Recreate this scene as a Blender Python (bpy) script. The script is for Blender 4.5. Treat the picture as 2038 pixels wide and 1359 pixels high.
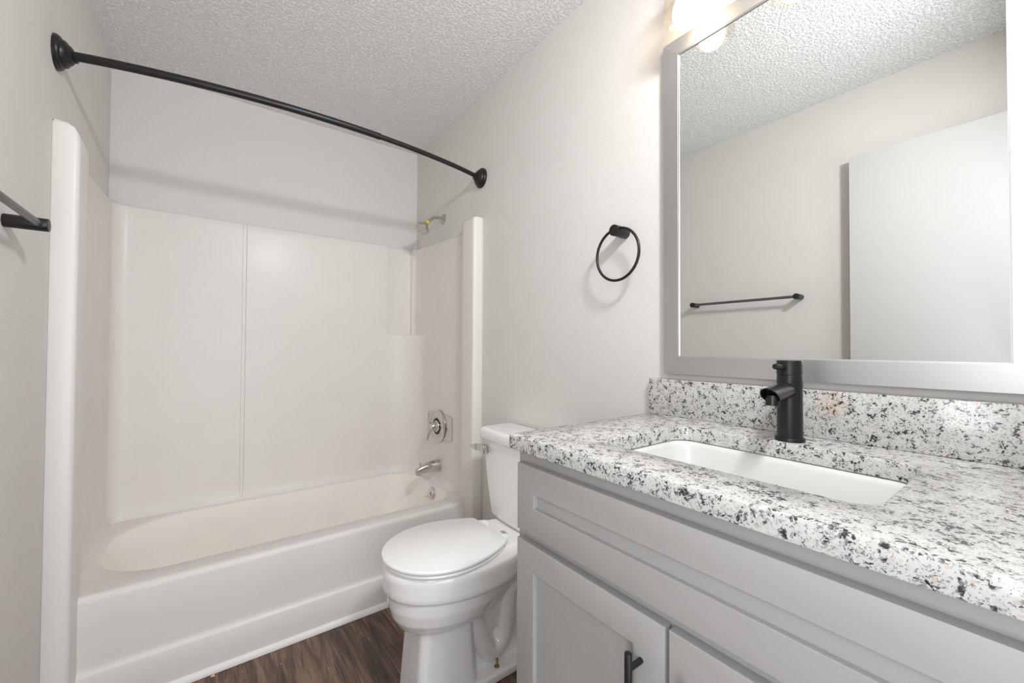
import bpy, bmesh, math, random
from mathutils import Vector, Matrix
random.seed(7)
for o in list(bpy.data.objects): bpy.data.objects.remove(o, do_unlink=True)
SC = bpy.context.scene
COL = SC.collection
PI = math.pi

# ------------------------------------------------------------------ camera
W, H, YF = 1.524, 2.528, -2.86          # room width, height, y of the doorway wall
cd = bpy.data.cameras.new('camera'); cam = bpy.data.objects.new('camera', cd); COL.objects.link(cam)
yaw, pit, rol, FPX = .6379, .0159, .0052, 811.93
F = Vector((math.sin(yaw)*math.cos(pit), math.cos(yaw)*math.cos(pit), math.sin(pit)))
R = Vector((math.cos(yaw), -math.sin(yaw), 0)); U = R.cross(F)
R2 = R*math.cos(rol)+U*math.sin(rol); U2 = -R*math.sin(rol)+U*math.cos(rol)
m = Matrix((R2, U2, -F)).transposed().to_4x4(); m.translation = Vector((.3867, -2.6411, 1.1988))
cam.matrix_world = m
cd.sensor_width = 36; cd.lens = FPX/2038*36; cd.clip_start = .02
SC.camera = cam
# ------------------------------------------------------------------ exposure, world, added fill lights
vs = SC.view_settings
vs.view_transform = 'Standard'; vs.look = 'None'; vs.gamma = 1; vs.use_curve_mapping = False; vs.exposure = 0.16
SC.cycles.max_bounces = 14; SC.cycles.diffuse_bounces = 8; SC.cycles.glossy_bounces = 6
SC.cycles.transparent_max_bounces = 12; SC.cycles.caustics_reflective = False
SC.cycles.sample_clamp_indirect = 4
wd = bpy.data.worlds.new('world'); SC.world = wd; wd.use_nodes = True
wd.node_tree.nodes['Background'].inputs[0].default_value = (.93, .96, 1, 1)
wd.node_tree.nodes['Background'].inputs[1].default_value = 1.2
def area(name, loc, rot, sx, sy, power, col):
    l = bpy.data.lights.new(name, 'AREA'); l.shape = 'RECTANGLE'; l.size = sx; l.size_y = sy
    l.energy = power; l.color = col
    o = bpy.data.objects.new(name, l); COL.objects.link(o); o.location = loc; o.rotation_euler = rot
    return o
HALL, BULB, TOP, SIDE = 40.0, 11.0, 18.5, 5.7
area('hall_fill', (.72, -4.5, .5), (PI/2+.24, 0, .05), 2.0, 2.0, HALL, (.90, .955, 1.0))  # added fill lamp beyond the doorway, tilted up to brighten the ceiling

area('fill_above_camera', (.92, -2.74, 2.22), (1.05, 0, -.03), .22, .14, TOP, (.97, .985, 1.0))  # unseen fill lamp added high behind the camera in place of bounced flash

area('fill_beside_camera', (.15, -2.72, 1.15), (PI/2-.12, 0, -PI/2+.45), .24, 1.1, SIDE, (.96, .98, 1.0))  # no source stands here: lamp added to brighten surfaces facing the left wall

# ------------------------------------------------------------------ materials
def nodes(name):
    mt = bpy.data.materials.new(name); mt.use_nodes = True
    nt = mt.node_tree; b = nt.nodes['Principled BSDF']
    return mt, nt, b
def N(nt, t, **kw):
    n = nt.nodes.new(t)
    for k, v in kw.items():
        if k in n.inputs: n.inputs[k].default_value = v
        else: setattr(n, k, v)
    return n
def L(nt, a, b): nt.links.new(a, b)
def mapped(nt, scale=(1, 1, 1), rot=(0, 0, 0)):
    tc = N(nt, 'ShaderNodeTexCoord'); mp = N(nt, 'ShaderNodeMapping')
    mp.inputs['Scale'].default_value = scale; mp.inputs['Rotation'].default_value = rot
    L(nt, tc.outputs['Object'], mp.inputs['Vector']); return mp.outputs['Vector']
def mat(name, col, rough=.5, metal=0., bump=None, coat=0., var=.03, spec=.5, ior=None):
    mt, nt, b = nodes(name)
    b.inputs['Roughness'].default_value = rough; b.inputs['Metallic'].default_value = metal
    b.inputs['Coat Weight'].default_value = coat; b.inputs['Coat Roughness'].default_value = .2 if 'gelcoat' in name else .08
    b.inputs['Specular IOR Level'].default_value = spec
    v = mapped(nt)
    n = N(nt, 'ShaderNodeTexNoise', Scale=6.0, Detail=3.0); L(nt, v, n.inputs['Vector'])
    r = N(nt, 'ShaderNodeValToRGB')
    r.color_ramp.elements[0].position = .3; r.color_ramp.elements[1].position = .7
    r.color_ramp.elements[0].color = tuple(c*(1-var) for c in col)+(1,)
    r.color_ramp.elements[1].color = tuple(min(1, c*(1+var)) for c in col)+(1,)
    L(nt, n.outputs[0], r.inputs[0]); L(nt, r.outputs[0], b.inputs['Base Color'])
    if bump:
        sc, st, det = bump
        n2 = N(nt, 'ShaderNodeTexNoise', Scale=sc, Detail=det); L(nt, v, n2.inputs['Vector'])
        bp = N(nt, 'ShaderNodeBump', Strength=st, Distance=.002)
        L(nt, n2.outputs[0], bp.inputs['Height']); L(nt, bp.outputs[0], b.inputs['Normal'])
    return mt
M = {}
M['wall'] = mat('wall_paint', (.665, .64, .618), .75, bump=(160, .22, 3), var=.012)
M['door'] = mat('door_paint', (.60, .597, .59), .5, bump=(60, .08, 2), var=.008)
M['trim'] = mat('trim_paint', (.80, .79, .77), .45, bump=(70, .15, 2), var=.02)
M['gel'] = mat('white_gelcoat', (.74, .71, .685), .42, bump=(9, .10, 2), coat=.08, var=.015, spec=.35)
M['basin'] = mat('cream_gelcoat', (.87, .835, .795), .25, bump=(10, .2, 2), coat=.2, var=.02)
M['china'] = mat('white_china', (.83, .82, .81), .12, coat=.3, var=.008)
M['sinkchina'] = mat('sink_china', (.69, .685, .675), .15, coat=.2, var=.006)
M['plastic'] = mat('white_seat_plastic', (.86, .86, .855), .3, var=.005)
M['cab'] = mat('grey_cabinet_paint', (.365, .352, .343), .42, bump=(300, .05, 2), var=.012)
M['black'] = mat('matte_black_metal', (.016, .015, .015), .36, metal=.3, bump=(400, .05, 2), var=.15)
M['gunmetal'] = mat('satin_dark_metal', (.045, .043, .042), .3, metal=.75, var=.15)
M['bartube'] = mat('satin_grey_tube', (.16, .155, .15), .35, metal=.8, var=.1)
M['chrome'] = mat('chrome', (.64, .63, .61), .12, metal=1, var=.03)
M['nickelarm'] = mat('satin_chrome', (.55, .53, .51), .28, metal=1, bump=(120, .15, 3), var=.08)
M['dial'] = mat('dial_dark_ring', (.03, .012, .012), .4)
M['yellow'] = mat('yellow_thread_tape', (.72, .62, .04), .6, bump=(300, .5, 3), var=.15)
M['nozzle'] = mat('dark_rubber', (.03, .03, .03), .6)
M['face'] = mat('spray_face_grey', (.62, .61, .58), .35)
M['brass'] = mat('old_brass', (.36, .26, .12), .35, metal=1, var=.2)
M['dark'] = mat('dark_gap', (.03, .028, .026), .8)
M['chip'] = mat('wood_chip', (.72, .6, .35), .7)
M['crumb'] = mat('plaster_crumb', (.8, .78, .74), .8)
M['grey'] = mat('grey_mark', (.30, .30, .30), .5)

def brushed(name, axis):
    mt, nt, b = nodes(name)
    b.inputs['Metallic'].default_value = 1; b.inputs['Roughness'].default_value = .42
    s = {'y': (60, 2, 900), 'z': (60, 900, 2)}[axis]
    v = mapped(nt, s)
    n = N(nt, 'ShaderNodeTexNoise', Scale=1.0, Detail=3.0); L(nt, v, n.inputs['Vector'])
    r = N(nt, 'ShaderNodeValToRGB')
    r.color_ramp.elements[0].color = (.56, .555, .55, 1); r.color_ramp.elements[1].color = (.70, .695, .69, 1)
    L(nt, n.outputs[0], r.inputs[0]); L(nt, r.outputs[0], b.inputs['Base Color'])
    bp = N(nt, 'ShaderNodeBump', Strength=.12, Distance=.0006)
    L(nt, n.outputs[0], bp.inputs['Height']); L(nt, bp.outputs[0], b.inputs['Normal'])
    return mt
M['brush_y'] = brushed('brushed_nickel_rail', 'y'); M['brush_z'] = brushed('brushed_nickel_stile', 'z')

def ceiling_mat():
    mt, nt, b = nodes('textured_ceiling'); b.inputs['Roughness'].default_value = .85
    b.inputs['Base Color'].default_value = (.86, .855, .85, 1)
    v = mapped(nt)
    n = N(nt, 'ShaderNodeTexNoise', Scale=88.0, Detail=4.0, Roughness=.6); L(nt, v, n.inputs['Vector'])
    r = N(nt, 'ShaderNodeValToRGB')
    r.color_ramp.elements[0].position = .46; r.color_ramp.elements[1].position = .62
    L(nt, n.outputs[0], r.inputs[0])
    bp = N(nt, 'ShaderNodeBump', Strength=.9, Distance=.0036)
    L(nt, r.outputs[0], bp.inputs['Height']); L(nt, bp.outputs[0], b.inputs['Normal'])
    return mt
M['ceiling'] = ceiling_mat()

def mirror_mat():
    mt, nt, b = nodes('mirror_silver'); b.inputs['Metallic'].default_value = 1
    b.inputs['Roughness'].default_value = .0; b.inputs['Base Color'].default_value = (.89, .91, .90, 1)
    return mt
M['mirror'] = mirror_mat()

def glass_mat():
    mt, nt, b = nodes('clear_glass_shade'); nt.nodes.remove(b)
    t = N(nt, 'ShaderNodeBsdfTransparent'); t.inputs[0].default_value = (.985, .97, .94, 1)
    g = N(nt, 'ShaderNodeBsdfGlossy', Roughness=.03); f = N(nt, 'ShaderNodeLayerWeight', Blend=.35)
    mx = N(nt, 'ShaderNodeMixShader'); mp = N(nt, 'ShaderNodeMath', operation='MULTIPLY'); mp.inputs[1].default_value = .22
    L(nt, f.outputs['Facing'], mp.inputs[0]); L(nt, mp.outputs[0], mx.inputs[0])
    L(nt, t.outputs[0], mx.inputs[1]); L(nt, g.outputs[0], mx.inputs[2])
    L(nt, mx.outputs[0], nt.nodes['Material Output'].inputs[0]); return mt
M['glass'] = glass_mat()

def bulb_mat():
    mt, nt, b = nodes('lit_bulb'); b.inputs['Base Color'].default_value = (.9, .85, .75, 1)
    b.inputs['Emission Color'].default_value = (1, .80, .58, 1)
    b.inputs['Emission Strength'].default_value = BULB
    return mt
M['bulb'] = bulb_mat()

def granite():
    mt, nt, b = nodes('speckled_granite')
    b.inputs['Roughness'].default_value = .13; b.inputs['Specular IOR Level'].default_value = .5
    v = mapped(nt)
    d = N(nt, 'ShaderNodeTexNoise', Scale=120.0, Detail=2.0); L(nt, v, d.inputs['Vector'])
    sb = N(nt, 'ShaderNodeVectorMath', operation='SUBTRACT'); L(nt, d.outputs['Color'], sb.inputs[0]); sb.inputs[1].default_value = (.5, .5, .5)
    sl = N(nt, 'ShaderNodeVectorMath', operation='SCALE'); L(nt, sb.outputs[0], sl.inputs[0]); sl.inputs['Scale'].default_value = .011
    ad = N(nt, 'ShaderNodeVectorMath', operation='ADD'); L(nt, v, ad.inputs[0]); L(nt, sl.outputs[0], ad.inputs[1])
    vo = N(nt, 'ShaderNodeTexVoronoi', Scale=310.0); L(nt, ad.outputs[0], vo.inputs['Vector'])
    sp = N(nt, 'ShaderNodeSeparateColor'); L(nt, vo.outputs['Color'], sp.inputs[0])
    cl = N(nt, 'ShaderNodeTexNoise', Scale=62.0, Detail=3.0, Roughness=.6); L(nt, v, cl.inputs['Vector'])
    cl2 = N(nt, 'ShaderNodeMapRange'); cl2.inputs['From Min'].default_value = .32; cl2.inputs['From Max'].default_value = .68
    L(nt, cl.outputs[0], cl2.inputs['Value'])
    mx = N(nt, 'ShaderNodeMath', operation='MULTIPLY_ADD'); L(nt, sp.outputs[0], mx.inputs[0]); mx.inputs[1].default_value = .5
    ml = N(nt, 'ShaderNodeMath', operation='MULTIPLY'); L(nt, cl2.outputs[0], ml.inputs[0]); ml.inputs[1].default_value = .62
    L(nt, ml.outputs[0], mx.inputs[2])
    r = N(nt, 'ShaderNodeValToRGB'); cr = r.color_ramp; cr.interpolation = 'LINEAR'
    stops = [(0, (.022, .024, .028)), (.275, (.045, .047, .052)), (.31, (.17, .168, .165)), (.38, (.34, .33, .325)), (.43, (.50, .49, .48)), (.52, (.55, .54, .52)), (1, (.62, .61, .59))]
    while len(cr.elements) < len(stops): cr.elements.new(.5)
    for e, (p, c) in zip(cr.elements, stops): e.position = p; e.color = c+(1,)
    L(nt, mx.outputs[0], r.inputs[0])
    vf = N(nt, 'ShaderNodeTexVoronoi', Scale=560.0); L(nt, ad.outputs[0], vf.inputs['Vector'])
    sf = N(nt, 'ShaderNodeSeparateColor'); L(nt, vf.outputs['Color'], sf.inputs[0])
    gf = N(nt, 'ShaderNodeMapRange'); L(nt, sf.outputs[0], gf.inputs['Value'])
    gf.inputs['From Min'].default_value = .86; gf.inputs['From Max'].default_value = .93; gf.inputs['To Min'].default_value = 0; gf.inputs['To Max'].default_value = .75
    fm = N(nt, 'ShaderNodeMix', data_type='RGBA'); L(nt, gf.outputs[0], fm.inputs[0]); L(nt, r.outputs[0], fm.inputs[6]); fm.inputs[7].default_value = (.16, .158, .155, 1)
    # pinkish / rusty cells
    th = N(nt, 'ShaderNodeMath', operation='GREATER_THAN'); L(nt, sp.outputs[1], th.inputs[0]); th.inputs[1].default_value = .985
    mc = N(nt, 'ShaderNodeMix', data_type='RGBA', blend_type='MULTIPLY'); L(nt, th.outputs[0], mc.inputs[0])
    L(nt, fm.outputs[2], mc.inputs[6]); mc.inputs[7].default_value = (.95, .84, .78, 1)
    # one rust stain on the backsplash behind the faucet
    tc = N(nt, 'ShaderNodeTexCoord')
    dv = N(nt, 'ShaderNodeVectorMath', operation='DISTANCE'); L(nt, tc.outputs['Object'], dv.inputs[0]); dv.inputs[1].default_value = STAIN
    nn = N(nt, 'ShaderNodeTexNoise', Scale=110.0, Detail=3.0); L(nt, v, nn.inputs['Vector'])
    a1 = N(nt, 'ShaderNodeMapRange'); L(nt, dv.outputs['Value'], a1.inputs['Value'])
    a1.inputs['From Min'].default_value = .006; a1.inputs['From Max'].default_value = .036; a1.inputs['To Min'].default_value = .95; a1.inputs['To Max'].default_value = 0
    a2 = N(nt, 'ShaderNodeMapRange'); L(nt, nn.outputs[0], a2.inputs['Value']); a2.inputs['From Min'].default_value = .4; a2.inputs['From Max'].default_value = .6
    a3 = N(nt, 'ShaderNodeMath', operation='MULTIPLY'); L(nt, a1.outputs[0], a3.inputs[0]); L(nt, a2.outputs[0], a3.inputs[1])
    m2 = N(nt, 'ShaderNodeMix', data_type='RGBA', blend_type='MULTIPLY'); L(nt, a3.outputs[0], m2.inputs[0])
    L(nt, mc.outputs[2], m2.inputs[6]); m2.inputs[7].default_value = (.95, .62, .42, 1)
    L(nt, m2.outputs[2], b.inputs['Base Color'])
    return mt
STAIN = (1.504-1.23, -2.335+2.28, 1.075-.975)
M['granite'] = granite()

def floor_mat():
    mt, nt, b = nodes('dark_oak_planks'); b.inputs['Roughness'].default_value = .42
    tc = N(nt, 'ShaderNodeTexCoord'); sx = N(nt, 'ShaderNodeSeparateXYZ'); L(nt, tc.outputs['Object'], sx.inputs[0])
    def m_(op, a, bb, c=None):
        n = N(nt, 'ShaderNodeMath', operation=op)
        for i, q in enumerate((a, bb, c)):
            if q is None: continue
            if isinstance(q, (int, float)): n.inputs[i].default_value = q
            else: L(nt, q, n.inputs[i])
        return n.outputs[0]
    px = m_('DIVIDE', m_('ADD', sx.outputs[0], .098), .178)
    idx = m_('FLOOR', px, 0); fr = m_('FRACT', px, 0)
    wn = N(nt, 'ShaderNodeTexWhiteNoise', noise_dimensions='1D'); L(nt, idx, wn.inputs['W'])
    yo = m_('ADD', sx.outputs[1], m_('MULTIPLY', wn.outputs['Value'], 5.0))
    py = m_('DIVIDE', yo, 1.2); idy = m_('FLOOR', py, 0); fy = m_('FRACT', py, 0)
    wn2 = N(nt, 'ShaderNodeTexWhiteNoise', noise_dimensions='2D'); cb = N(nt, 'ShaderNodeCombineXYZ')
    L(nt, idx, cb.inputs[0]); L(nt, idy, cb.inputs[1]); L(nt, cb.outputs[0], wn2.inputs['Vector'])
    cv = N(nt, 'ShaderNodeCombineXYZ'); L(nt, m_('MULTIPLY', sx.outputs[0], 16.0), cv.inputs[0])
    L(nt, m_('MULTIPLY', yo, 1.7), cv.inputs[1]); L(nt, m_('MULTIPLY', idx, 3.7), cv.inputs[2])
    g = N(nt, 'ShaderNodeTexNoise', Scale=1.0, Detail=7.0, Roughness=.62, Distortion=1.6); L(nt, cv.outputs[0], g.inputs['Vector'])
    cv2 = N(nt, 'ShaderNodeCombineXYZ'); L(nt, m_('MULTIPLY', sx.outputs[0], 170.0), cv2.inputs[0])
    L(nt, m_('MULTIPLY', yo, 6.0), cv2.inputs[1]); L(nt, idx, cv2.inputs[2])
    g2 = N(nt, 'ShaderNodeTexNoise', Scale=1.0, Detail=4.0, Distortion=.6); L(nt, cv2.outputs[0], g2.inputs['Vector'])
    s = m_('ADD', m_('MULTIPLY', g.outputs[0], .8), m_('MULTIPLY', g2.outputs[0], .35))
    s = m_('ADD', s, m_('MULTIPLY', wn2.outputs['Value'], .12))
    r = N(nt, 'ShaderNodeValToRGB'); cr = r.color_ramp
    for p, c in ((.40, (.014, .010, .008)), (.54, (.055, .034, .025)), (.65, (.115, .068, .048)), (.77, (.23, .145, .10))):
        e = cr.elements.new(p); e.color = c+(1,)
    cr.elements.remove(cr.elements[0]); cr.elements.remove(cr.elements[-1])
    L(nt, s, r.inputs[0])
    seam = m_('MULTIPLY', m_('GREATER_THAN', fr, .008), m_('GREATER_THAN', fy, .0012))
    mx = N(nt, 'ShaderNodeMix', data_type='RGBA'); L(nt, seam, mx.inputs[0]); mx.inputs[6].default_value = (.01, .008, .006, 1)
    L(nt, r.outputs[0], mx.inputs[7]); L(nt, mx.outputs[2], b.inputs['Base Color'])
    bp = N(nt, 'ShaderNodeBump', Strength=.25, Distance=.001); L(nt, s, bp.inputs['Height']); L(nt, bp.outputs[0], b.inputs['Normal'])
    return mt
M['floor'] = floor_mat()

# ------------------------------------------------------------------ mesh helpers (all geometry is given in room coordinates)
def V(*a): return Vector(a)
def bmn(): return bmesh.new()
def wloc(o):
    p = Vector((0, 0, 0))
    while o is not None: p += o.location; o = o.parent
    return p
def fin(name, bm, mt, parent=None, loc=None, smooth=True, ang=35, mods=None):
    bmesh.ops.recalc_face_normals(bm, faces=bm.faces)
    org = wloc(parent) if parent is not None else Vector(loc if loc else (0, 0, 0))
    bmesh.ops.translate(bm, verts=bm.verts, vec=-org)
    me = bpy.data.meshes.new(name); bm.to_mesh(me); bm.free()
    if smooth:
        for p in me.polygons: p.use_smooth = True
        me.set_sharp_from_angle(angle=math.radians(ang))
    o = bpy.data.objects.new(name, me); COL.objects.link(o)
    for x in (mt if isinstance(mt, list) else [mt]): me.materials.append(x)
    if parent is not None: o.parent = parent
    else: o.location = org
    return o
def thing(name, label, cat, loc, group=None):
    o = bpy.data.objects.new(name, None); COL.objects.link(o); o.location = loc; o.empty_display_size = .05
    o['label'] = label; o['category'] = cat
    if group: o['group'] = group
    return o
def tag(o, label, cat, group=None):
    o['label'] = label; o['category'] = cat
    if group: o['group'] = group
def box(bm, x0, x1, y0, y1, z0, z1, bev=0., seg=2):
    t = bmn(); bmesh.ops.create_cube(t, size=1)
    for v in t.verts: v.co = V((x0+x1)/2+v.co.x*(x1-x0), (y0+y1)/2+v.co.y*(y1-y0), (z0+z1)/2+v.co.z*(z1-z0))
    if bev: bmesh.ops.bevel(t, geom=t.edges[:], offset=bev, segments=seg, profile=.5, affect='EDGES')
    join(bm, t); return bm
def join(bm, t):
    me = bpy.data.meshes.new('tmp'); t.to_mesh(me); t.free(); bm.from_mesh(me); bpy.data.meshes.remove(me)
def frame_of(d):
    d = d.normalized(); a = V(0, 0, 1) if abs(d.z) < .9 else V(1, 0, 0)
    u = d.cross(a).normalized(); return u, d.cross(u).normalized()
def loft(bm, rings, cap0=True, cap1=True, closed=True):
    rs = [[bm.verts.new(p) for p in r] for r in rings]; n = len(rings[0])
    for a, b in zip(rs, rs[1:]):
        for i in range(n if closed else n-1):
            j = (i+1) % n
            try: bm.faces.new((a[i], a[j], b[j], b[i]))
            except ValueError: pass
    if cap0 and closed: bm.faces.new(rs[0][::-1])
    if cap1 and closed: bm.faces.new(rs[-1])
    return rs
def lathe(bm, base, axis, prof, n=40, cap=True):
    """prof: (distance along axis, radius)"""
    base = Vector(base); axis = Vector(axis).normalized(); u, w = frame_of(axis)
    rings = [[base+axis*d+(u*math.cos(2*PI*k/n)+w*math.sin(2*PI*k/n))*max(r, 1e-5) for k in range(n)] for d, r in prof]
    loft(bm, rings, cap, cap)
def cyl(bm, a, b, r, n=32, bev=.0):
    a = Vector(a); b = Vector(b); l = (b-a).length
    if bev: lathe(bm, a, b-a, [(0, r-bev), (bev*.3, r-bev*.3), (bev, r), (l-bev, r), (l-bev*.3, r-bev*.3), (l, r-bev)], n)
    else: lathe(bm, a, b-a, [(0, r), (l, r)], n)
def tube(bm, pts, rad, n=20, closed=False, sy=1.0):
    pts = [Vector(p) for p in pts]; m_ = len(pts); rings = []
    up = None
    for i, p in enumerate(pts):
        if closed: d = pts[(i+1) % m_]-pts[i-1]
        else: d = pts[min(i+1, m_-1)]-pts[max(i-1, 0)]
        d.normalize()
        if up is None: u, w = frame_of(d)
        else:
            u = (up-d*up.dot(d)).normalized(); w = d.cross(u).normalized()
        up = u
        r = rad[i] if isinstance(rad, (list, tuple)) else rad
        rings.append([p+(u*math.cos(2*PI*k/n)+w*math.sin(2*PI*k/n)*sy)*r for k in range(n)])
    if closed: rings.append(rings[0])
    loft(bm, rings, not closed, not closed)
    if closed: bmesh.ops.remove_doubles(bm, verts=bm.verts, dist=1e-5)
def bez(p0, p1, p2, p3, n=10):
    p0, p1, p2, p3 = map(Vector, (p0, p1, p2, p3)); out = []
    for i in range(n+1):
        t = i/n; s = 1-t
        out.append(p0*s**3+p1*3*s*s*t+p2*3*s*t*t+p3*t**3)
    return out
def rrect(x0, x1, y0, y1, r, z, n=10, sup=1.0):
    """rounded rectangle ring; r = radius or (r_x0y0, r_x1y0, r_x1y1, r_x0y1); same point count always"""
    rs = r if isinstance(r, (list, tuple)) else (r,)*4
    out = []
    for (cx, cy, a0, q) in ((x1, y1, 0, rs[2]), (x0, y1, PI/2, rs[3]), (x0, y0, PI, rs[0]), (x1, y0, 1.5*PI, rs[1])):
        sx = 1 if cx == x1 else -1; sy = 1 if cy == y1 else -1
        for k in range(n+1):
            a = a0+PI/2*k/n
            out.append(V(cx-sx*q+q*math.cos(a), cy-sy*q+q*math.sin(a), z))
    # evenly add points along the straight sides
    res = []
    for i, p in enumerate(out):
        res.append(p); nx = out[(i+1) % len(out)]
        if (i+1) % (n+1) == 0:
            for t in (.25, .5, .75): res.append(p.lerp(nx, t))
    return res
def struct(o): o['kind'] = 'structure'; return o
def sbox(name, x0, x1, y0, y1, z0, z1, mt):
    return struct(fin(name, box(bmn(), x0, x1, y0, y1, z0, z1), mt, loc=((x0+x1)/2, (y0+y1)/2, z0), smooth=False))

# ------------------------------------------------------------------ the room
T = .12
sbox('floor', -T, W+T, YF-.9, T, -.06, 0, M['floor'])
bpy.data.objects['floor'].location = (0, 0, 0)
me = bpy.data.objects['floor'].data
for v in me.vertices: v.co += Vector((W/2, (YF-.9+T)/2, -.06))
sbox('ceiling', -T, W+T, YF-T, T, H, H+.06, M['ceiling'])
sbox('wall_left', -T, 0, YF-T, T, 0, H, M['wall'])
sbox('wall_right', W, W+T, YF-T, T, 0, H, M['wall'])
sbox('wall_back', 0, W, 0, T, 0, H, M['wall'])
DX0, DX1, DZ = .05, .86, 2.19
wf = bmn(); box(wf, DX1, W, YF-T, YF, 0, H); box(wf, 0, DX1, YF-T, YF, DZ, H); box(wf, 0, DX0, YF-T, YF, 0, DZ)
struct(fin('wall_front', wf, M['wall'], loc=(W/2, YF, 0), smooth=False))
tr = bmn(); box(tr, DX1, DX1+.06, YF, YF+.014, 0, DZ+.06, .003); box(tr, DX0-.05, DX1, YF, YF+.014, DZ, DZ+.06, .003)
struct(fin('trim_2', tr, M['trim'], loc=(DX1, YF, 0)))
# baseboards
bb = bmn(); box(bb, W-.013, W-.0005, -1.862, -.860, 0, .085, .003)
struct(fin('baseboard_right', bb, M['trim'], loc=(W-.01, -1.35, 0)))
bb = bmn(); box(bb, .0005, .013, YF+.001, -.862, 0, .085, .003)
struct(fin('baseboard_left', bb, M['trim'], loc=(.01, -1.9, 0)))
# open door leaf lying back along the left wall
dr = fin('door_1', box(bmn(), .028, .063, YF+.03, -2.012, .012, 2.163, .0025), M['door'], loc=(.045, YF+.03, .012)); struct(dr)
kb = bmn(); lathe(kb, (.063, -2.075, 1.0), (1, 0, 0), [(0, .03), (.006, .03), (.008, .012), (.03, .012), (.036, .022), (.05, .027), (.06, .02), (.063, .0)], 28)
fin('door_handle', kb, M['black'], dr)
# white trim strip along the foot of the tub
ts = bmn(); prof = [(-.765, 0.001), (-.7815, .001), (-.7815, .010), (-.778, .019), (-.771, .025), (-.765, .026)]
loft(ts, [[V(x, y, z) for y, z in prof] for x in (.054, 1.455)])
struct(fin('trim_1', ts, M['trim'], loc=(.75, -.77, 0)))

# ------------------------------------------------------------------ tub and wall surround (one moulded unit)
unit = thing('tub_shower_unit', 'white one-piece bathtub with high glossy wall surround filling the alcove', 'bathtub', (W/2, -.4, 0))
ZD = .390
OX0, OX1, OY0, OY1 = .062, 1.470, -.664, -.060
OR = (.235, .12, .16, .27)
tb = bmn()
outer = rrect(.012, 1.512, -.748, -.004, .012, ZD)
rings = [outer, rrect(OX0-.012, OX1+.012, OY0-.010, OY1+.012, [r+.01 for r in OR], ZD+.0005),
         rrect(OX0-.004, OX1+.004, OY0-.003, OY1+.004, OR, ZD-.003),
         rrect(OX0, OX1, OY0, OY1, OR, ZD-.010)]
loft(tb, rings, False, False)
# apron: profile swept along x
apron = [(-.735, ZD-.0004), (-.748, ZD), (-.757, ZD-.003), (-.763, ZD-.010), (-.765, ZD-.022), (-.7625, .26), (-.760, .165), (-.7605, .150), (-.764, .1435), (-.7685, .1405), (-.7705, .136), (-.771, .06), (-.770, .0)]
loft(tb, [[V(x, y, z) for y, z in apron] for x in (.045, .06, .4, 1.1, 1.45, 1.475)], False, False, closed=False)
tub = fin('tub_rim_and_apron', tb, M['gel'], unit, ang=60)
bs = bmn()
br = []
for t in [0, .06, .15, .3, .45, .6, .75, .86, .94, 1.0]:
    z = ZD-.010-(.27)*math.sin(t*PI/2)
    s = t*.6+.4*t**4 if t < .9 else t*.6+.4*t**3
    br.append(rrect(OX0+.19*s, OX1-.085*s, OY0+.05*s, OY1-.05*s, [r*(1-.35*s) for r in OR], z))
c = [(1.2*0+sum(p.x for p in br[-1])/len(br[-1])), sum(p.y for p in br[-1])/len(br[-1])]
for f_, dz in ((.8, -.008), (.4, -.012), (.06, -.013)):
    br.append([V(c[0]+(p.x-c[0])*f_, c[1]+(p.y-c[1])*f_, br[9][0].z+dz) for p in br[9]])
loft(bs, br, False, True)
basin = fin('basin', bs, M['basin'], unit, ang=80)
dn = bmn(); lathe(dn, (1.27, -.355, .099), (0, 0, 1), [(0, .03), (.004, .03), (.005, .024), (.003, .0)], 28)
fin('drain', dn, M['chrome'], unit)

# surround: plan curve (x, y, nearness) and height samples
def arc(cx, cy, r, a0, a1, n=7):
    return [(cx+r*math.cos(math.radians(a0+(a1-a0)*k/n)), cy+r*math.sin(math.radians(a0+(a1-a0)*k/n))) for k in range(n+1)]
XP, XQ, YP = .020, 1.504, -.026
left = [(.0004, -.850), (.006, -.853), (.030, -.853)]+arc(.044, -.838, .015, -90, 0, 6)[1:]+[(.060, -.80), (.060, -.755), (.059, -.735)]+[(.055, -.722), (.045, -.710), (.032, -.700), (.024, -.68), (XP, -.64), (XP, -.45), (XP, -.25)]
lcorner = arc(XP+.055, YP-.055, .055, 180, 90, 10)
back1 = [(.2, YP), (.35, YP), (.515, YP), (.523, YP), (.5255, YP+.008), (.5405, YP+.008), (.543, YP), (.55, YP), (.8, YP), (1.05, YP), (1.25, YP)]
K = 14
lo = [(1.30+.0*k, YP) for k in range(1)]
lo = []
for k in range(K+1):
    a = PI/2*k/K; lo.append((1.30+(XQ-1.30)*math.sin(a), YP-.17*(1-math.cos(a))))
up = [(1.305, YP), (1.312, YP), (1.317, YP+.002), (1.319, YP+.018), (1.325, YP+.020), (1.37, YP+.020), (1.42, YP+.020), (1.468, YP+.020), (1.476, YP+.018), (1.479, YP+.003), (1.481, YP-.002), (1.490, YP-.006), (1.498, YP-.014), (XQ-.001, YP-.03), (XQ, YP-.17)]
right = [(XQ, -.28), (XQ, -.5), (XQ, -.64), (XQ-.002, -.672), (1.494, -.700), (1.480, -.712), (1.470, -.724), (1.467, -.738), (1.466, -.77), (1.466, -.81)]+arc(1.481, -.838, .015, 180, 270, 6)+[(1.50, -.853), (1.518, -.853), (W-.0004, -.850)]
def plan(u_): return left+lcorner+back1+(up if u_ else lo)+right
nL, nC, nB, nK, nR = len(left), len(lcorner), len(back1), K+1, len(right)
NP = nL+nC+nB+nK+nR
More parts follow.
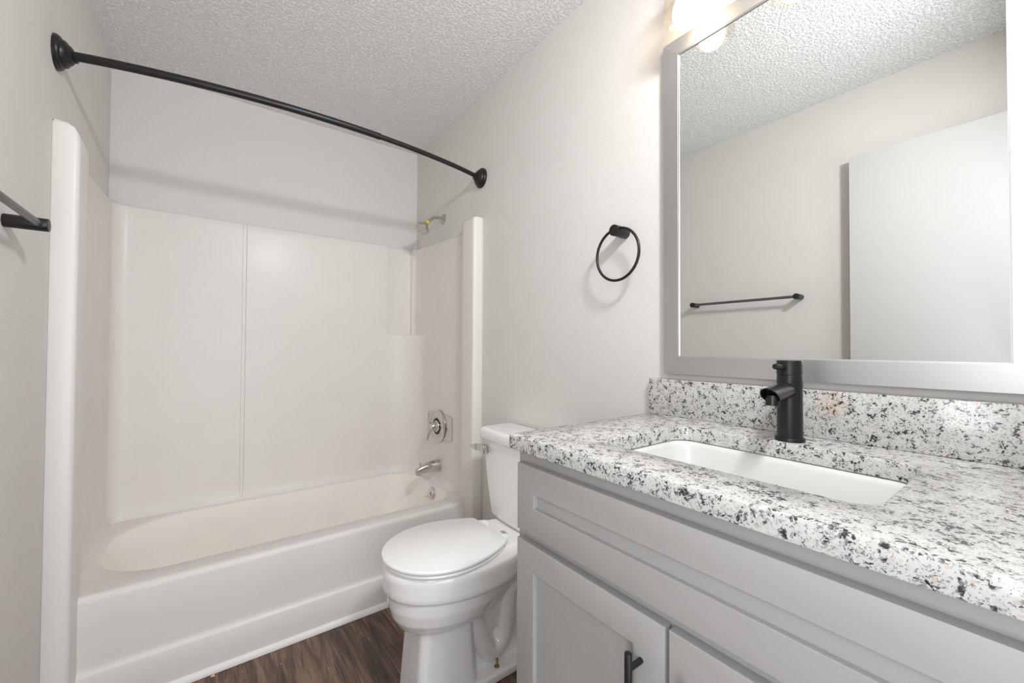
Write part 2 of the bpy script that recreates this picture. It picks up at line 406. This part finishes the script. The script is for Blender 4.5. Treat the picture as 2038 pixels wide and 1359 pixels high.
def topz(i, x, y):
    if x < .3 and y < -.70 or x > 1.3 and y < -.70:
        t = min(1, max(0, (y+.853)/.13)); return 1.878-.004*t
    if x < .3 and y < -.1 or x > 1.3 and y < -.1:
        # panel sides
        return 1.832+(.026)*min(1, max(0, (y+.64)/.6))
    return 1.862
def shoulder(i, x, y):
    # rounded shoulder of the front columns
    e = 0
    if x < .3 and y < -.70: e = max(0, (x-.034)/.026)
    if x > 1.3 and y < -.70: e = max(0, (1.492-x)/.026)
    return min(e, 1)**2*(.034 if x < .3 else .004)
ZS = [.0, .30, .388, .392, .405, .42, .437, .46, .6, .8, 1.0, 1.2, 1.262, 1.274, 1.280, 1.2815, 1.286, 1.3, 1.45, 1.6, 1.75]
FT = [(1.0, 0), (.985, 0), (.965, 0)]
flare = {.392: .022, .405: .0125, .42: .006, .437: .002}
def inset(pl, d):
    out = []
    for i, (x, y) in enumerate(pl):
        a = pl[max(0, i-1)]; b_ = pl[min(len(pl)-1, i+1)]
        tx, ty = b_[0]-a[0], b_[1]-a[1]; l = math.hypot(tx, ty) or 1
        # interior of the alcove lies to the right of left->back->right travel
        nx, ny = ty/l, -tx/l
        w = 1 if (y > -.66 and nL-2 <= i < NP-nR+2) else 0
        out.append((x+nx*d*w, y+ny*d*w))
    return out
def surround_part(name, i0, i1, zmin_wall=.37, mt='gel'):
    bm = bmn(); rows = []
    for z in ZS:
        if z < .38 and name != 'front_flange': continue
        pl = plan(z > 1.2805)
        if z in flare: pl = inset(pl, flare[z])
        elif z < .392: pl = inset(pl, .024)
        rows.append([V(pl[i][0], pl[i][1], z) for i in range(i0, i1)])
    pl = plan(True)
    for k in range(1, 4):
        rows.append([V(pl[i][0], pl[i][1], 1.75+(topz(i, *pl[i])-shoulder(i, *pl[i])-.008-1.75)*k/3) for i in range(i0, i1)])
    # top edge rolls back to the wall
    for d, dz in ((.002, .0045), (.005, .007), (.010, .008)):
        r = []
        for i in range(i0, i1):
            x, y = pl[i]; a = pl[max(0, i-1)]; b_ = pl[min(NP-1, i+1)]
            tx, ty = b_[0]-a[0], b_[1]-a[1]; l = math.hypot(tx, ty) or 1
            nx, ny = -ty/l, tx/l
            X = min(max(x+nx*d, .0004), W-.0004); Y = min(y+ny*d, -.0004)
            r.append(V(X, Y, topz(i, x, y)-shoulder(i, x, y)-.008+dz))
        rows.append(r)
    r = []
    for i in range(i0, i1):
        x, y = pl[i]
        if i < nL+3: q = (.0004, y)
        elif i >= NP-nR-2: q = (W-.0004, y)
        else: q = (min(max(x, .0004), W-.0004), -.0004)
        if x < .3 and y < -.70: zz = topz(i, x, y)
        else: zz = topz(i, x, y)
        r.append(V(q[0], q[1], zz))
    rows.append(r)
    loft(bm, rows, False, False, closed=False)
    return fin(name, bm, M[mt], unit, ang=50)
iL = nL-7+1
surround_part('front_flange', 0, iL+1)
surround_part('side_panel', iL, nL+nC//2+1)
surround_part('back_panel', nL+nC//2, nL+nC+nB+K//2+2)
surround_part('side_panel', nL+nC+nB+K//2+1, NP-nR+3+1)
surround_part('front_flange', NP-nR+3, NP)

# ------------------------------------------------------------------ shower fittings on the right wall
YV = -.395
sh = thing('wall_shower', 'small chrome shower head on a bent arm with yellow tape', 'shower', (W, YV, 1.985))
b = bmn(); lathe(b, (W-.0005, YV, 1.985), (-1, 0, 0), [(0, .030), (.003, .030), (.006, .026), (.010, .014), (.012, .010)], 32); fin('escutcheon', b, M['nickelarm'], sh)
arm = bez((W-.004, YV, 1.985), (W-.05, YV, 1.992), (W-.07, YV, 1.98), (W-.103, YV, 1.945), 12)
b = bmn(); tube(b, arm, .0095, 18); fin('arm', b, M['nickelarm'], sh)
d = V(-.62, -.02, -.78).normalized(); p = arm[-1]
b = bmn(); lathe(b, p-d*.004, d, [(0, .0125), (.002, .014), (.013, .014), (.015, .0125)], 14); fin('thread_tape', b, M['yellow'], sh)
b = bmn(); lathe(b, p+d*.010, d, [(0, .011), (.004, .016), (.012, .020), (.020, .021), (.026, .026), (.031, .037), (.038, .041), (.041, .038), (.046, .042), (.052, .042), (.054, .039)], 40)
hd = fin('shower_head', b, M['nickelarm'], sh)
b = bmn(); lathe(b, p+d*.0635, d, [(0, .0385), (.0015, .0375), (.0025, .020), (.002, 0)], 40); fin('spray_face', b, M['face'], hd)
u, w_ = frame_of(d); b = bmn()
for rr, n_, off in ((.033, 14, 0), (.022, 9, .2), (.010, 4, .4)):
    for k in range(n_):
        a = 2*PI*k/n_+off; q = p+d*.0655+(u*math.cos(a)+w_*math.sin(a))*rr
        lathe(b, q, d, [(-.001, .0026), (.0014, .002)], 8)
fin('nozzles', b, M['nozzle'], hd)

vl = thing('shower_valve', 'round chrome shower valve trim with lever on rectangular plate', 'shower valve', (XQ, YV, .735))
VZ = .730; VY = YV-.018
b = bmn()
def plate(x, w2, h2, z0):  # slightly curved rectangular cover plate
    rings = []
    for dx, s in ((0, 1.0), (.004, 1.0), (.007, .96)):
        rings.append([V(x-dx, VY+py*s, z0+pz*s) for py, pz in [(-w2, -h2*.82), (-w2*.97, -h2*.9), (-w2*.5, -h2*.97), (0, -h2), (w2*.5, -h2*.97), (w2*.97, -h2*.9), (w2, -h2*.82), (w2, h2*.82), (w2*.97, h2*.9), (w2*.5, h2*.97), (0, h2), (-w2*.5, h2*.97), (-w2*.97, h2*.9), (-w2, h2*.82)]])
    loft(b, rings)
plate(XQ-.0005, .155, .076, VZ); fin('cover_plate', b, M['chrome'], vl)
b = bmn(); lathe(b, (XQ-.008, VY, VZ), (-1, 0, 0), [(0, .091), (.006, .090), (.012, .083), (.015, .071), (.016, .053), (.013, .048), (.012, .030)], 56); fin('dial', b, M['chrome'], vl)
b = bmn(); lathe(b, (XQ-.0215, VY, VZ), (-1, 0, 0), [(0, .049), (.002, .0485), (.0025, .037), (0, .036)], 48); fin('dial_ring', b, M['dial'], vl, )
b = bmn(); lathe(b, (XQ-.020, VY, VZ), (-1, 0, 0), [(0, .036), (.006, .034), (.010, .026), (.030, .024), (.040, .020), (.044, .010), (.0445, 0)], 40)
lv = fin('hub', b, M['chrome'], vl)
b = bmn(); tube(b, [(XQ-.050, VY, VZ), (XQ-.060, VY+.012, VZ-.022), (XQ-.068, VY+.02, VZ-.05), (XQ-.070, VY+.024, VZ-.078)], [.010, .0085, .0065, .005], 14); fin('lever', b, M['chrome'], vl)
for s in (-1, 1):
    b = bmn(); cyl(b, (XQ-.007, VY+s*.118, VZ), (XQ-.0095, VY+s*.118, VZ), .0035, 12); fin('screw', b, M['grey'], vl)

sp = thing('tub_spout', 'chrome tub spout with pull knob below the valve', 'tub spout', (XQ, YV, .488))
SZ = .492
b = bmn()
pth = [((XQ-.001), SZ, .035), (XQ-.03, SZ, .035), (XQ-.07, SZ-.002, .031), (XQ-.10, SZ-.005, .0265), (XQ-.125, SZ-.010, .022), (XQ-.14, SZ-.014, .018), (XQ-.146, SZ-.017, .010)]
rings = []
for x, z, r in pth: rings.append([V(x, YV+r*math.cos(2*PI*k/28)*.92, z+r*math.sin(2*PI*k/28)) for k in range(28)])
loft(b, rings)
lathe(b, (XQ-.124, YV, SZ-.006), (-.15, 0, -1), [(0, .0185), (.02, .0185), (.032, .0175), (.032, .014), (.02, .013)], 28)
fin('body', b, M['chrome'], sp)
b = bmn(); lathe(b, (XQ-.118, YV, SZ+.010), (0, 0, 1), [(0, .003), (.012, .003), (.014, .0055), (.019, .0065), (.023, .005), (.024, 0)], 16); fin('pull_knob', b, M['chrome'], sp)

b = bmn(); ax = V(-.97, 0, .22).normalized(); lathe(b, (1.462, YV, .333), ax, [(-.001, .036), (.004, .036), (.008, .033), (.010, .024), (.0105, 0)], 36)
ov = fin('overflow_plate', b, M['chrome'], unit); ov['label'] = 'round chrome overflow plate'
b = bmn(); tube(b, [V(1.452, YV, .338), V(1.437, YV+.002, .330), V(1.424, YV+.006, .318)], [.005, .0045, .0055], 12); fin('trip_lever', b, M['chrome'], ov)

# ------------------------------------------------------------------ curved curtain rod
rod = thing('curtain_rod', 'curved matte black shower curtain rod across the alcove', 'curtain rod', (W/2, -.83, 2.089))
def rodpt(t):
    x = .022+(W-.044)*t; return V(x, -.832-.106*(1-(2*t-1)**2)**.92, 2.089)
tt = .63
b = bmn(); tube(b, [rodpt(tt*k/28) for k in range(29)], .0132, 20); fin('outer_rod', b, M['black'], rod)
b = bmn(); tube(b, [rodpt(tt-.02+(1-tt+.02)*k/20) for k in range(21)], .0108, 20); fin('inner_rod', b, M['black'], rod)
for s, x in ((1, .0005), (-1, W-.0005)):
    b = bmn(); lathe(b, (x, -.832, 2.089), (s, 0, 0), [(0, .051), (.006, .051), (.0075, .0485), (.012, .0465), (.0145, .042), (.0150, .0400), (.021, .0385), (.026, .0345), (.0275, .0305), (.033, .0265), (.038, .0205), (.0385, .0165), (.046, .0160), (.047, .014)], 44)
    fin('wall_flange', b, M['black'], rod)

# ------------------------------------------------------------------ towel bar (left wall) and towel ring (right wall)
tbr = thing('towel_bar', 'straight dark metal towel bar on the left wall', 'towel bar', (0, -1.48, 1.488))
for y in (-1.188, -1.782):
    b = bmn(); cyl(b, (.0005, y, 1.488), (.072, y, 1.488), .0155, 36, .0008); fin('post', b, M['black'], tbr)
b = bmn(); cyl(b, (.057, -1.202, 1.488), (.057, -1.768, 1.488), .0078, 24); fin('bar', b, M['bartube'], tbr)

RY, RZ = -1.757, 1.592
trg = thing('towel_ring', 'round black towel ring hanging on the wall above the toilet', 'towel ring', (W, RY, RZ))
b = bmn(); cyl(b, (W-.0005, RY, RZ), (W-.066, RY, RZ), .0185, 36, .001); fin('post', b, M['black'], trg)
b = bmn(); rr = .0865
tube(b, [(W-.054, RY-.006+rr*math.sin(a), RZ-rr+.006+rr*math.cos(a)) for a in [2*PI*k/64 for k in range(64)]], .0046, 14, closed=True); fin('ring', b, M['black'], trg)

# ------------------------------------------------------------------ toilet
CY = -1.318
to = thing('toilet', 'white two-piece toilet with closed lid between tub and vanity', 'toilet', (1.2, CY, 0))
def egg(xf, xb, hw, z, bw=.62, n=56, dz=0):
    """egg outline: front tip at xf (low x), flat-ish back at xb of half width hw*bw"""
    out = []; xc = xf+(xb-xf)*.53
    for k in range(n):
        a = 2*PI*k/n; c_, s_ = math.cos(a), math.sin(a)
        if c_ < 0: x = xc+(xc-xf)*c_*1.0; y = hw*s_
        else:
            e = abs(c_)**.75; x = xc+(xb-xc)*e
            y = hw*math.copysign(abs(s_)**.75, s_)*(1-(1-bw)*(e**2)*.55)
        out.append(V(x, CY+y, z+dz*(x-xf)))
    return out
def sec(x0, x1, hw0, hw1, z, r=.03, n=6):
    """rounded trapezoid section for pedestal, hw0 at front, hw1 at back"""
    ring = rrect(0, 1, -1, 1, (.001,)*4, z, n=n)
    out = []
    rw = rrect(x0, x1, -max(hw0, hw1), max(hw0, hw1), min(r, hw0*.95), z, n=n)
    for p_ in rw:
        t = (p_.x-x0)/(x1-x0); h = hw0+(hw1-hw0)*t
        out.append(V(p_.x, CY+p_.y*h/max(hw0, hw1), z))
    return out
body = bmn()
# rim band + bowl underside
loft(body, [egg(.868, 1.40, .178, .4745, .8), egg(.856, 1.40, .186, .469, .8), egg(.853, 1.40, .188, .455, .8), egg(.856, 1.39, .187, .405, .8), egg(.859, 1.38, .184, .392, .8),
            egg(.866, 1.36, .176, .386, .8), egg(.869, 1.34, .174, .376, .8), egg(.873, 1.32, .168, .345, .75), egg(.885, 1.28, .152, .305, .7), egg(.905, 1.25, .125, .272, .7), egg(.935, 1.2, .092, .252, .7), egg(.97, 1.15, .05, .246, .7)])
# rear shelf that carries the tank
loft(body, [rrect(1.20, 1.498, CY-.115, CY+.115, .03, z) for z in (.37, .40, .4785)])
loft(body, [[V(p_.x, p_.y, p_.z) for p_ in rrect(1.17, 1.49, CY-h, CY+h, .04, z)] for z, h in ((.16, .060), (.26, .066), (.33, .085), (.40, .11))])
# front pedestal
loft(body, [sec(.936, 1.165, .094, .098, 0), sec(.938, 1.163, .093, .097, .03), sec(.944, 1.155, .089, .094, .12), sec(.950, 1.148, .086, .093, .2), sec(.955, 1.145, .085, .092, .29)])
# foot plate
loft(body, [rrect(.955, 1.475, CY-.106, CY+.106, .03, z) for z in (0, .024)]+[rrect(.960, 1.470, CY-.100, CY+.100, .03, .031)])
# core behind the pedestal
loft(body, [rrect(1.1, 1.40, CY-.048, CY+.048, .03, z) for z in (.01, .33)])
# trapway bulging out at both sides
trap = bez((1.06, CY, .30), (1.22, CY, .245), (1.19, CY, .04), (1.27, CY, .085), 14)+bez((1.27, CY, .085), (1.34, CY, .13), (1.27, CY, .30), (1.36, CY, .31), 12)[1:]+bez((1.36, CY, .31), (1.42, CY, .31), (1.42, CY, .2), (1.43, CY, .03), 8)[1:]
for s in (-1, 1):
    tube(body, [V(q.x, CY+s*.040, q.z) for q in trap], .042, 18)
bowl = fin('bowl', body, M['china'], to, ang=180)
rm = bowl.modifiers.new('remesh', 'REMESH'); rm.mode = 'VOXEL'; rm.voxel_size = .0036; rm.use_smooth_shade = True
sm = bowl.modifiers.new('smooth', 'SMOOTH'); sm.factor = .5; sm.iterations = 4
# seat and lid
def slab(name, xf, xb, hw, z0, z1, bw, e=.006, mt='plastic', tilt=0.):
    b = bmn(); loft(b, [egg(xf+e, xb-e*.3, hw-e, z0, bw, dz=tilt), egg(xf+e*.25, xb, hw-e*.25, z0+(z1-z0)*.18, bw, dz=tilt), egg(xf, xb, hw, z0+(z1-z0)*.5, bw, dz=tilt), egg(xf+e*.2, xb, hw-e*.2, z0+(z1-z0)*.8, bw, dz=tilt), egg(xf+e, xb-e*.3, hw-e, z1, bw, dz=tilt)])
    return fin(name, b, M[mt], to, ang=50)
def lidring(xf, xb, hw, z, bw, inset_=0., n=60):
    """elongated lid outline with a straight back edge"""
    pts = []
    xf += inset_; xb -= inset_; hw -= inset_
    xc = xf+(xb-xf)*.50; bwid = hw*bw
    m1 = 34
    for k in range(m1+1):            # front half ellipse from +hw over tip to -hw
        a = PI/2+PI*k/m1; pts.append(V(xc+(xc-xf)*math.cos(a), CY+hw*math.sin(a), z))
    for k in range(1, 13):           # sides closing toward hinge
        t = k/12; pts.append(V(xc+(xb-.004-xc)*t, CY-(bwid+(hw-bwid)*math.cos(t*PI/2)**.9 if t < 1 else bwid), z))
    pts.append(V(xb, CY-bwid+.006, z))
    for k in range(1, 6): pts.append(V(xb, CY-bwid+.006+(2*bwid-.012)*k/6, z))
    pts.append(V(xb, CY+bwid-.006, z))
    for k in range(12, 0, -1):
        t = k/12; pts.append(V(xc+(xb-.004-xc)*t, CY+(bwid+(hw-bwid)*math.cos(t*PI/2)**.9 if t < 1 else bwid), z))
    return pts
def plate2(name, xf, xb, hw, z0, z1, bw, e, mt):
    b = bmn(); loft(b, [lidring(xf, xb, hw, z0, bw, e), lidring(xf, xb, hw, z0+(z1-z0)*.25, bw, e*.2), lidring(xf, xb, hw, z0+(z1-z0)*.6, bw, 0), lidring(xf, xb, hw, z0+(z1-z0)*.88, bw, e*.35), lidring(xf, xb, hw, z1, bw, e)])
    return fin(name, b, M[mt], to, ang=40)
plate2('seat', .860, 1.262, .181, .4755, .488, .64, .004, 'plastic')
plate2('lid', .853, 1.268, .185, .4905, .505, .64, .004, 'plastic')
for s in (-1, 1):
    b = bmn(); box(b, 1.268, 1.30, CY+s*.075-.016, CY+s*.075+.016, .477, .499, .004, 3); cyl(b, (1.279, CY+s*.075-.02, .4905), (1.279, CY+s*.075+.02, .4905), .0075, 18)
    fin('hinge', b, M['plastic'], to)
b = bmn(); box(b, 1.312, 1.328, CY-.030, CY-.002, .4775, .4795, .0005, 1); fin('stamp', b, M['grey'], to)
# tank
def tring(xf, hw, z, r=.035, xb=1.506):
    pts = rrect(xf, xb, CY-hw, CY+hw, (r, .015, .015, r), z, n=8)
    for p_ in pts:      # bowed front
        if p_.x < xf+r*1.01:
            p_.x -= .010*(1-((p_.y-CY)/hw)**2)
    return pts
b = bmn(); loft(b, [tring(1.385, .125, .482), tring(1.372, .152, .486), tring(1.366, .165, .500), tring(1.362, .172, .56), tring(1.356, .186, .66), tring(1.352, .197, .77), tring(1.351, .200, .806)])
fin('tank', b, M['china'], to, ang=60)
b = bmn(); loft(b, [tring(1.349, .206, .807, xb=1.510), tring(1.342, .212, .809, xb=1.512), tring(1.339, .214, .815, xb=1.512), tring(1.339, .214, .842, xb=1.512), tring(1.342, .211, .850, xb=1.511), tring(1.349, .204, .8545, xb=1.507), tring(1.36, .19, .8555, xb=1.50)])
fin('tank_lid', b, M['china'], to, ang=60)
b = bmn(); FY = CY+.156
box(b, 1.322, 1.348, FY-.018, FY+.016, .748, .784, .005, 3)
loft(b, [[V(x-t, y, z-h), V(x+t, y, z-h), V(x+t, y, z+h), V(x-t, y, z+h)] for x, y, z, t, h in ((1.332, FY+.008, .770, .009, .015), (1.328, FY+.030, .771, .008, .0135), (1.320, FY+.036, .772, .008, .0135), (1.316, FY+.050, .772, .006, .0095), (1.311, FY+.078, .771, .003, .003))])
fin('flush_lever', b, M['chrome'], to)
b = bmn(); bx, by = 1.25, CY-.076
lathe(b, (bx, by, .030), (0, 0, 1), [(0, .010), (.002, .010), (.004, .007)], 20); lathe(b, (bx, by, .032), (0, 0, 1), [(0, .0055), (.006, .0055), (.0065, .0035), (.036, .0032), (.0365, 0)], 12)
fin('floor_bolt', b, M['brass'], to)

# ------------------------------------------------------------------ vanity cabinet
FX = .985                                  # face frame front
vc = thing('vanity_cabinet', 'grey shaker vanity cabinet with two doors under the granite top', 'cabinet', (1.25, -2.27, 0))
CY0, CY1 = -2.672, -1.868; ZT = .9615; TK = .10
b = bmn()
box(b, FX+.019, W-.001, CY1-.016, CY1, 0, ZT); box(b, FX+.019, W-.001, CY0, CY0+.016, 0, ZT)
box(b, FX+.019, W-.001, CY0+.016, CY1-.016, TK, TK+.016); box(b, W-.012, W-.001, CY0+.016, CY1-.016, TK+.016, ZT)
box(b, FX+.075, FX+.09, CY0+.016, CY1-.016, 0, TK)
fin('carcass', b, M['cab'], vc, smooth=False)
b = bmn()
box(b, FX, FX+.019, CY1-.038, CY1, TK, ZT, .0008, 1); box(b, FX, FX+.019, CY0, CY0+.038, TK, ZT, .0008, 1)
box(b, FX, FX+.019, CY0+.038, CY1-.038, .918, ZT); box(b, FX, FX+.019, CY0+.038, CY1-.038, .748, .79)
box(b, FX, FX+.019, CY0+.038, CY1-.038, TK, TK+.04); box(b, FX, FX+.019, -2.288, -2.250, TK+.04, .748)
fin('face_frame', b, M['cab'], vc, smooth=False)
def shaker(name, y0, y1, z0, z1, rail, x=FX-.0195, th=.0185, rec=.009):
    b = bmn()
    def ring(xx, i, j=0): return [V(xx, y0+i, z0+i), V(xx, y1-i, z0+i), V(xx, y1-i, z1-i), V(xx, y0+i, z1-i)]
    loft(b, [ring(x+th, 0), ring(x+.002, 0), ring(x+.0005, .0006), ring(x, .0020), ring(x, rail-.001), ring(x+.001, rail), ring(x+rec, rail+.0015)], True, True)
    return fin(name, b, M['cab'], vc, ang=25)
shaker('drawer_front', -2.641, -1.884, .783, .934, .060)
dl = shaker('door', -2.2655, -1.884, TK+.01, .762, .060)
dr2 = shaker('door', -2.652, -2.2725, TK+.01, .762, .060)
for dd, y, z1 in ((dl, -2.222, .711), (dr2, -2.310, .712)):
    hb = bmn(); z0 = z1-.160
    cyl(hb, (FX-.0525, y, z0), (FX-.0525, y, z1), .0062, 24, .0012)
    for z in (z0+.032, z1-.026): cyl(hb, (FX-.0525, y, z), (FX-.0190, y, z), .0048, 18)
    fin('handle', hb, M['black'], dd)

# ------------------------------------------------------------------ granite top with backsplash
ZC = .997
gt = thing('vanity_countertop', 'speckled white granite vanity top with cutout and backsplash', 'countertop', (1.23, -2.28, ZC-.022))
X0, X1, Y0, Y1 = .957, W-.0008, -2.690, -1.860
SX0, SX1, SY0, SY1 = 1.070, 1.385, -2.498, -2.040
b = bmn()
def cr(i, z, r=.004): return rrect(X0+i, X1-(i if i < .003 else i*.3), Y0+i, Y1-i, r, z)
def hr(i, z): return rrect(SX0-i, SX1+i, SY0-i, SY1+i, .045, z)
ZB = ZC-.034
loft(b, [hr(0, ZB+.001), hr(0, ZC-.003), hr(.001, ZC-.001), hr(.003, ZC), cr(.004, ZC), cr(.001, ZC-.0012), cr(0, ZC-.004), cr(0, ZB+.004), cr(.001, ZB+.001), cr(.004, ZB), hr(.002, ZB), hr(0, ZB+.001)], False, False)
bmesh.ops.remove_doubles(b, verts=b.verts, dist=1e-5)
fin('slab', b, M['granite'], gt, ang=40)
b = bmn(); box(b, W-.0205, W-.0008, Y0, Y1-.002, ZC+.0003, 1.106, .0015, 2)
fin('backsplash', b, M['granite'], gt, ang=40)

# ------------------------------------------------------------------ undermount sink
sk = thing('sink', 'white rectangular undermount sink set in the granite top', 'sink', (1.23, -2.27, .82))
b = bmn()
def sr(i, z, r): return rrect(SX0+.004+i, SX1-.004-i, SY0+.004+i, SY1-.004-i, r, z)
loft(b, [sr(-.03, ZB-.014, .05), sr(-.03, ZB-.0008, .05), sr(-.008, ZB-.0008, .048), sr(0, ZB-.004, .045), sr(.004, ZB-.012, .043), sr(.012, ZB-.06, .040), sr(.020, ZB-.10, .038), sr(.030, ZB-.118, .034), sr(.050, ZB-.127, .025), sr(.10, ZB-.131, .02), sr(.14, ZB-.133, .01)], False, True)
fin('bowl', b, M['sinkchina'], sk, ang=70)
b = bmn(); lathe(b, (1.235, -2.27, ZB-.1335), (0, 0, 1), [(0, .022), (.004, .022), (.005, .017), (.003, 0)], 28); fin('drain', b, M['black'], sk)

# ------------------------------------------------------------------ faucet
FXc, FYc = 1.424, -2.279
fc = thing('faucet', 'matte black cylindrical single-hole faucet standing behind the sink', 'faucet', (FXc, FYc, ZC))
b = bmn(); lathe(b, (FXc, FYc, ZC+.0003), (0, 0, 1), [(0, .0285), (.006, .0285), (.008, .0275), (.009, .0245), (.1435, .0240), (.1445, .0232)], 48); fin('body', b, M['black'], fc)
b = bmn(); lathe(b, (FXc, FYc, ZC+.1448), (0, 0, 1), [(0, .0228), (.0012, .0228), (.0018, .0245), (.031, .0245), (.0325, .0238), (.033, 0)], 48); cp = fin('cap', b, M['black'], fc)
b = bmn(); cyl(b, (FXc-.018, FYc+.002, ZC+.161), (FXc-.060, FYc+.006, ZC+.165), .0062, 20, .0006); fin('lever', b, M['gunmetal'], fc)
b = bmn()
# spout: tube with obliquely cut end
n = 32; rs_ = .0180; A0 = V(FXc-.012, FYc, ZC+.113); A1 = V(FXc-.118, FYc, ZC+.104)
ax = (A1-A0).normalized(); sd = V(0, 1, 0); upv = sd.cross(ax).normalized()
if upv.z < 0: upv = -upv
def sring(t, r, cut=0.):
    return [A0+ax*(t+cut*(math.sin(2*PI*k/n)))+ (sd*math.cos(2*PI*k/n)+upv*math.sin(2*PI*k/n))*r for k in range(n)]
Ls = .098
loft(b, [sring(0, rs_), sring(Ls*.6, rs_, .002), sring(Ls-.006, rs_, .014), sring(Ls-.006, rs_-.002, .014), sring(Ls-.03, rs_-.002, .006), sring(Ls-.031, .001, 0)], False, True)
fin('spout', b, M['gunmetal'], fc, ang=40)
b = bmn(); ab = A0+ax*(Ls-.021)-upv*.002
lathe(b, ab, (-.12, 0, -1), [(0, .0125), (.010, .0132), (.020, .0132), (.021, .0118), (.0205, .0100), (.0195, 0)], 28); fin('aerator', b, M['gunmetal'], fc)
b = bmn()

# ------------------------------------------------------------------ framed mirror
MY0, MY1, MZ0, MZ1 = -2.642, -1.911, 1.1235, 2.134
FWD = .054; XO, XI = W-.018, W-.0228
mi = thing('wall_mirror', 'large rectangular mirror in brushed nickel frame above the vanity', 'mirror', (W, -2.276, MZ0))
XG = W-.0178
def bar4(name, idx, mt):
    cs = [(MY0, MZ0), (MY1, MZ0), (MY1, MZ1), (MY0, MZ1)]; sg = [(1, 1), (-1, 1), (-1, -1), (1, -1)]
    prof = [(W-.0035, 0), (XO+.001, 0), (XO, .001), (XI, FWD-.004), (XI, FWD-.0025), (XI+.0012, FWD-.0022), (XI+.0014, FWD), (XG+.003, FWD), (W-.0035, FWD-.004)]
    b = bmn(); i, j = idx
    loft(b, [[V(x, cs[q][0]+sg[q][0]*t, cs[q][1]+sg[q][1]*t) for x, t in prof] for q in (i, j)])
    return fin(name, b, mt, mi, ang=20)
for idx, mt in (((0, 1), 'brush_y'), ((1, 2), 'brush_z'), ((2, 3), 'brush_y'), ((3, 0), 'brush_z')): bar4('frame_rail' if mt == 'brush_y' else 'frame_stile', idx, M[mt])
b = bmn()
def gr(x, t): return [V(x, MY0+t, MZ0+t), V(x, MY1-t, MZ0+t), V(x, MY1-t, MZ1-t), V(x, MY0+t, MZ1-t)]
loft(b, [gr(W-.0045, FWD-.003), gr(XG+.00012, FWD-.003), gr(XG, FWD+.022)], True, True)
fin('glass', b, M['mirror'], mi, smooth=False)

# ------------------------------------------------------------------ vanity light, three clear shades
LX, LYS = 1.438, (-2.028, -2.245, -2.462)
vlt = thing('vanity_light', 'three-bulb vanity light with clear glass shades above the mirror', 'wall light', (W, -2.245, 2.33))
b = bmn(); box(b, W-.028, W-.0005, -2.50, -1.99, 2.285, 2.385, .004, 2); fin('backplate', b, M['black'], vlt)
for y in LYS:
    b = bmn(); tube(b, [V(W-.026, y, 2.335), V(W-.06, y, 2.34), V(LX+.006, y, 2.332), V(LX, y, 2.31), V(LX, y, 2.262)], .0075, 14); fin('arm', b, M['black'], vlt)
    b = bmn(); lathe(b, (LX, y, 2.266), (0, 0, -1), [(0, .012), (.002, .021), (.05, .021), (.051, .014)], 28); sc_ = fin('socket', b, M['black'], vlt)
    b = bmn()
    pr = [(2.262, .0225), (2.256, .030), (2.243, .043), (2.225, .052), (2.20, .057), (2.16, .0595), (2.1235, .061), (2.122, .0605), (2.1235, .0592), (2.16, .0577), (2.20, .0552), (2.225, .0502), (2.243, .0415), (2.255, .029), (2.2605, .0225)]
    lathe(b, (LX, y, 0), (0, 0, 1), [(z, r) for z, r in pr], 48, cap=False); fin('glass_shade', b, M['glass'], vlt, ang=60)
    b = bmn()
    DB = .022; pb = [(2.2145+DB, .0), (2.2145+DB, .0125), (2.200+DB, .0135), (2.186, .019), (2.170, .028), (2.152, .0345), (2.134, .037), (2.116, .0345), (2.104, .0285), (2.097, .019), (2.0935, .009), (2.093, 0)]
    lathe(b, (LX, y, 0), (0, 0, 1), pb, 36); fin('bulb', b, M['bulb'], vlt, ang=60)

# ------------------------------------------------------------------ bits on the floor
b = bmn(); c0 = V(.395, -.790, .0)
vv = [V(.405, -.792, .001), V(.418, -.797, .001), V(.414, -.785, .001)]
loft(b, [[q for q in vv], [q+V(.001, 0, .004) for q in vv]])
tag(fin('wood_chip', b, M['chip'], loc=(.41, -.79, .001), smooth=False), 'tiny yellow wood chip on the floor at the foot of the tub', 'wood chip')
for k, (x, y) in enumerate(((.835, -.80), (.93, -.93), (.62, -.87), (.50, -.83), (.76, -1.0), (.45, -.84))):
    b = bmn(); bmesh.ops.create_icosphere(b, subdivisions=1, radius=.0014)
    for v in b.verts: v.co = V(x+v.co.x*random.uniform(.7, 1.5), y+v.co.y*random.uniform(.7, 1.5), .0010+max(v.co.z*.8, -.0009))
    tag(fin('plaster_crumb', b, M['crumb'], loc=(x, y, 0)), 'tiny white crumb lying on the dark plank floor by the tub', 'crumb', 'white crumbs on the floor')
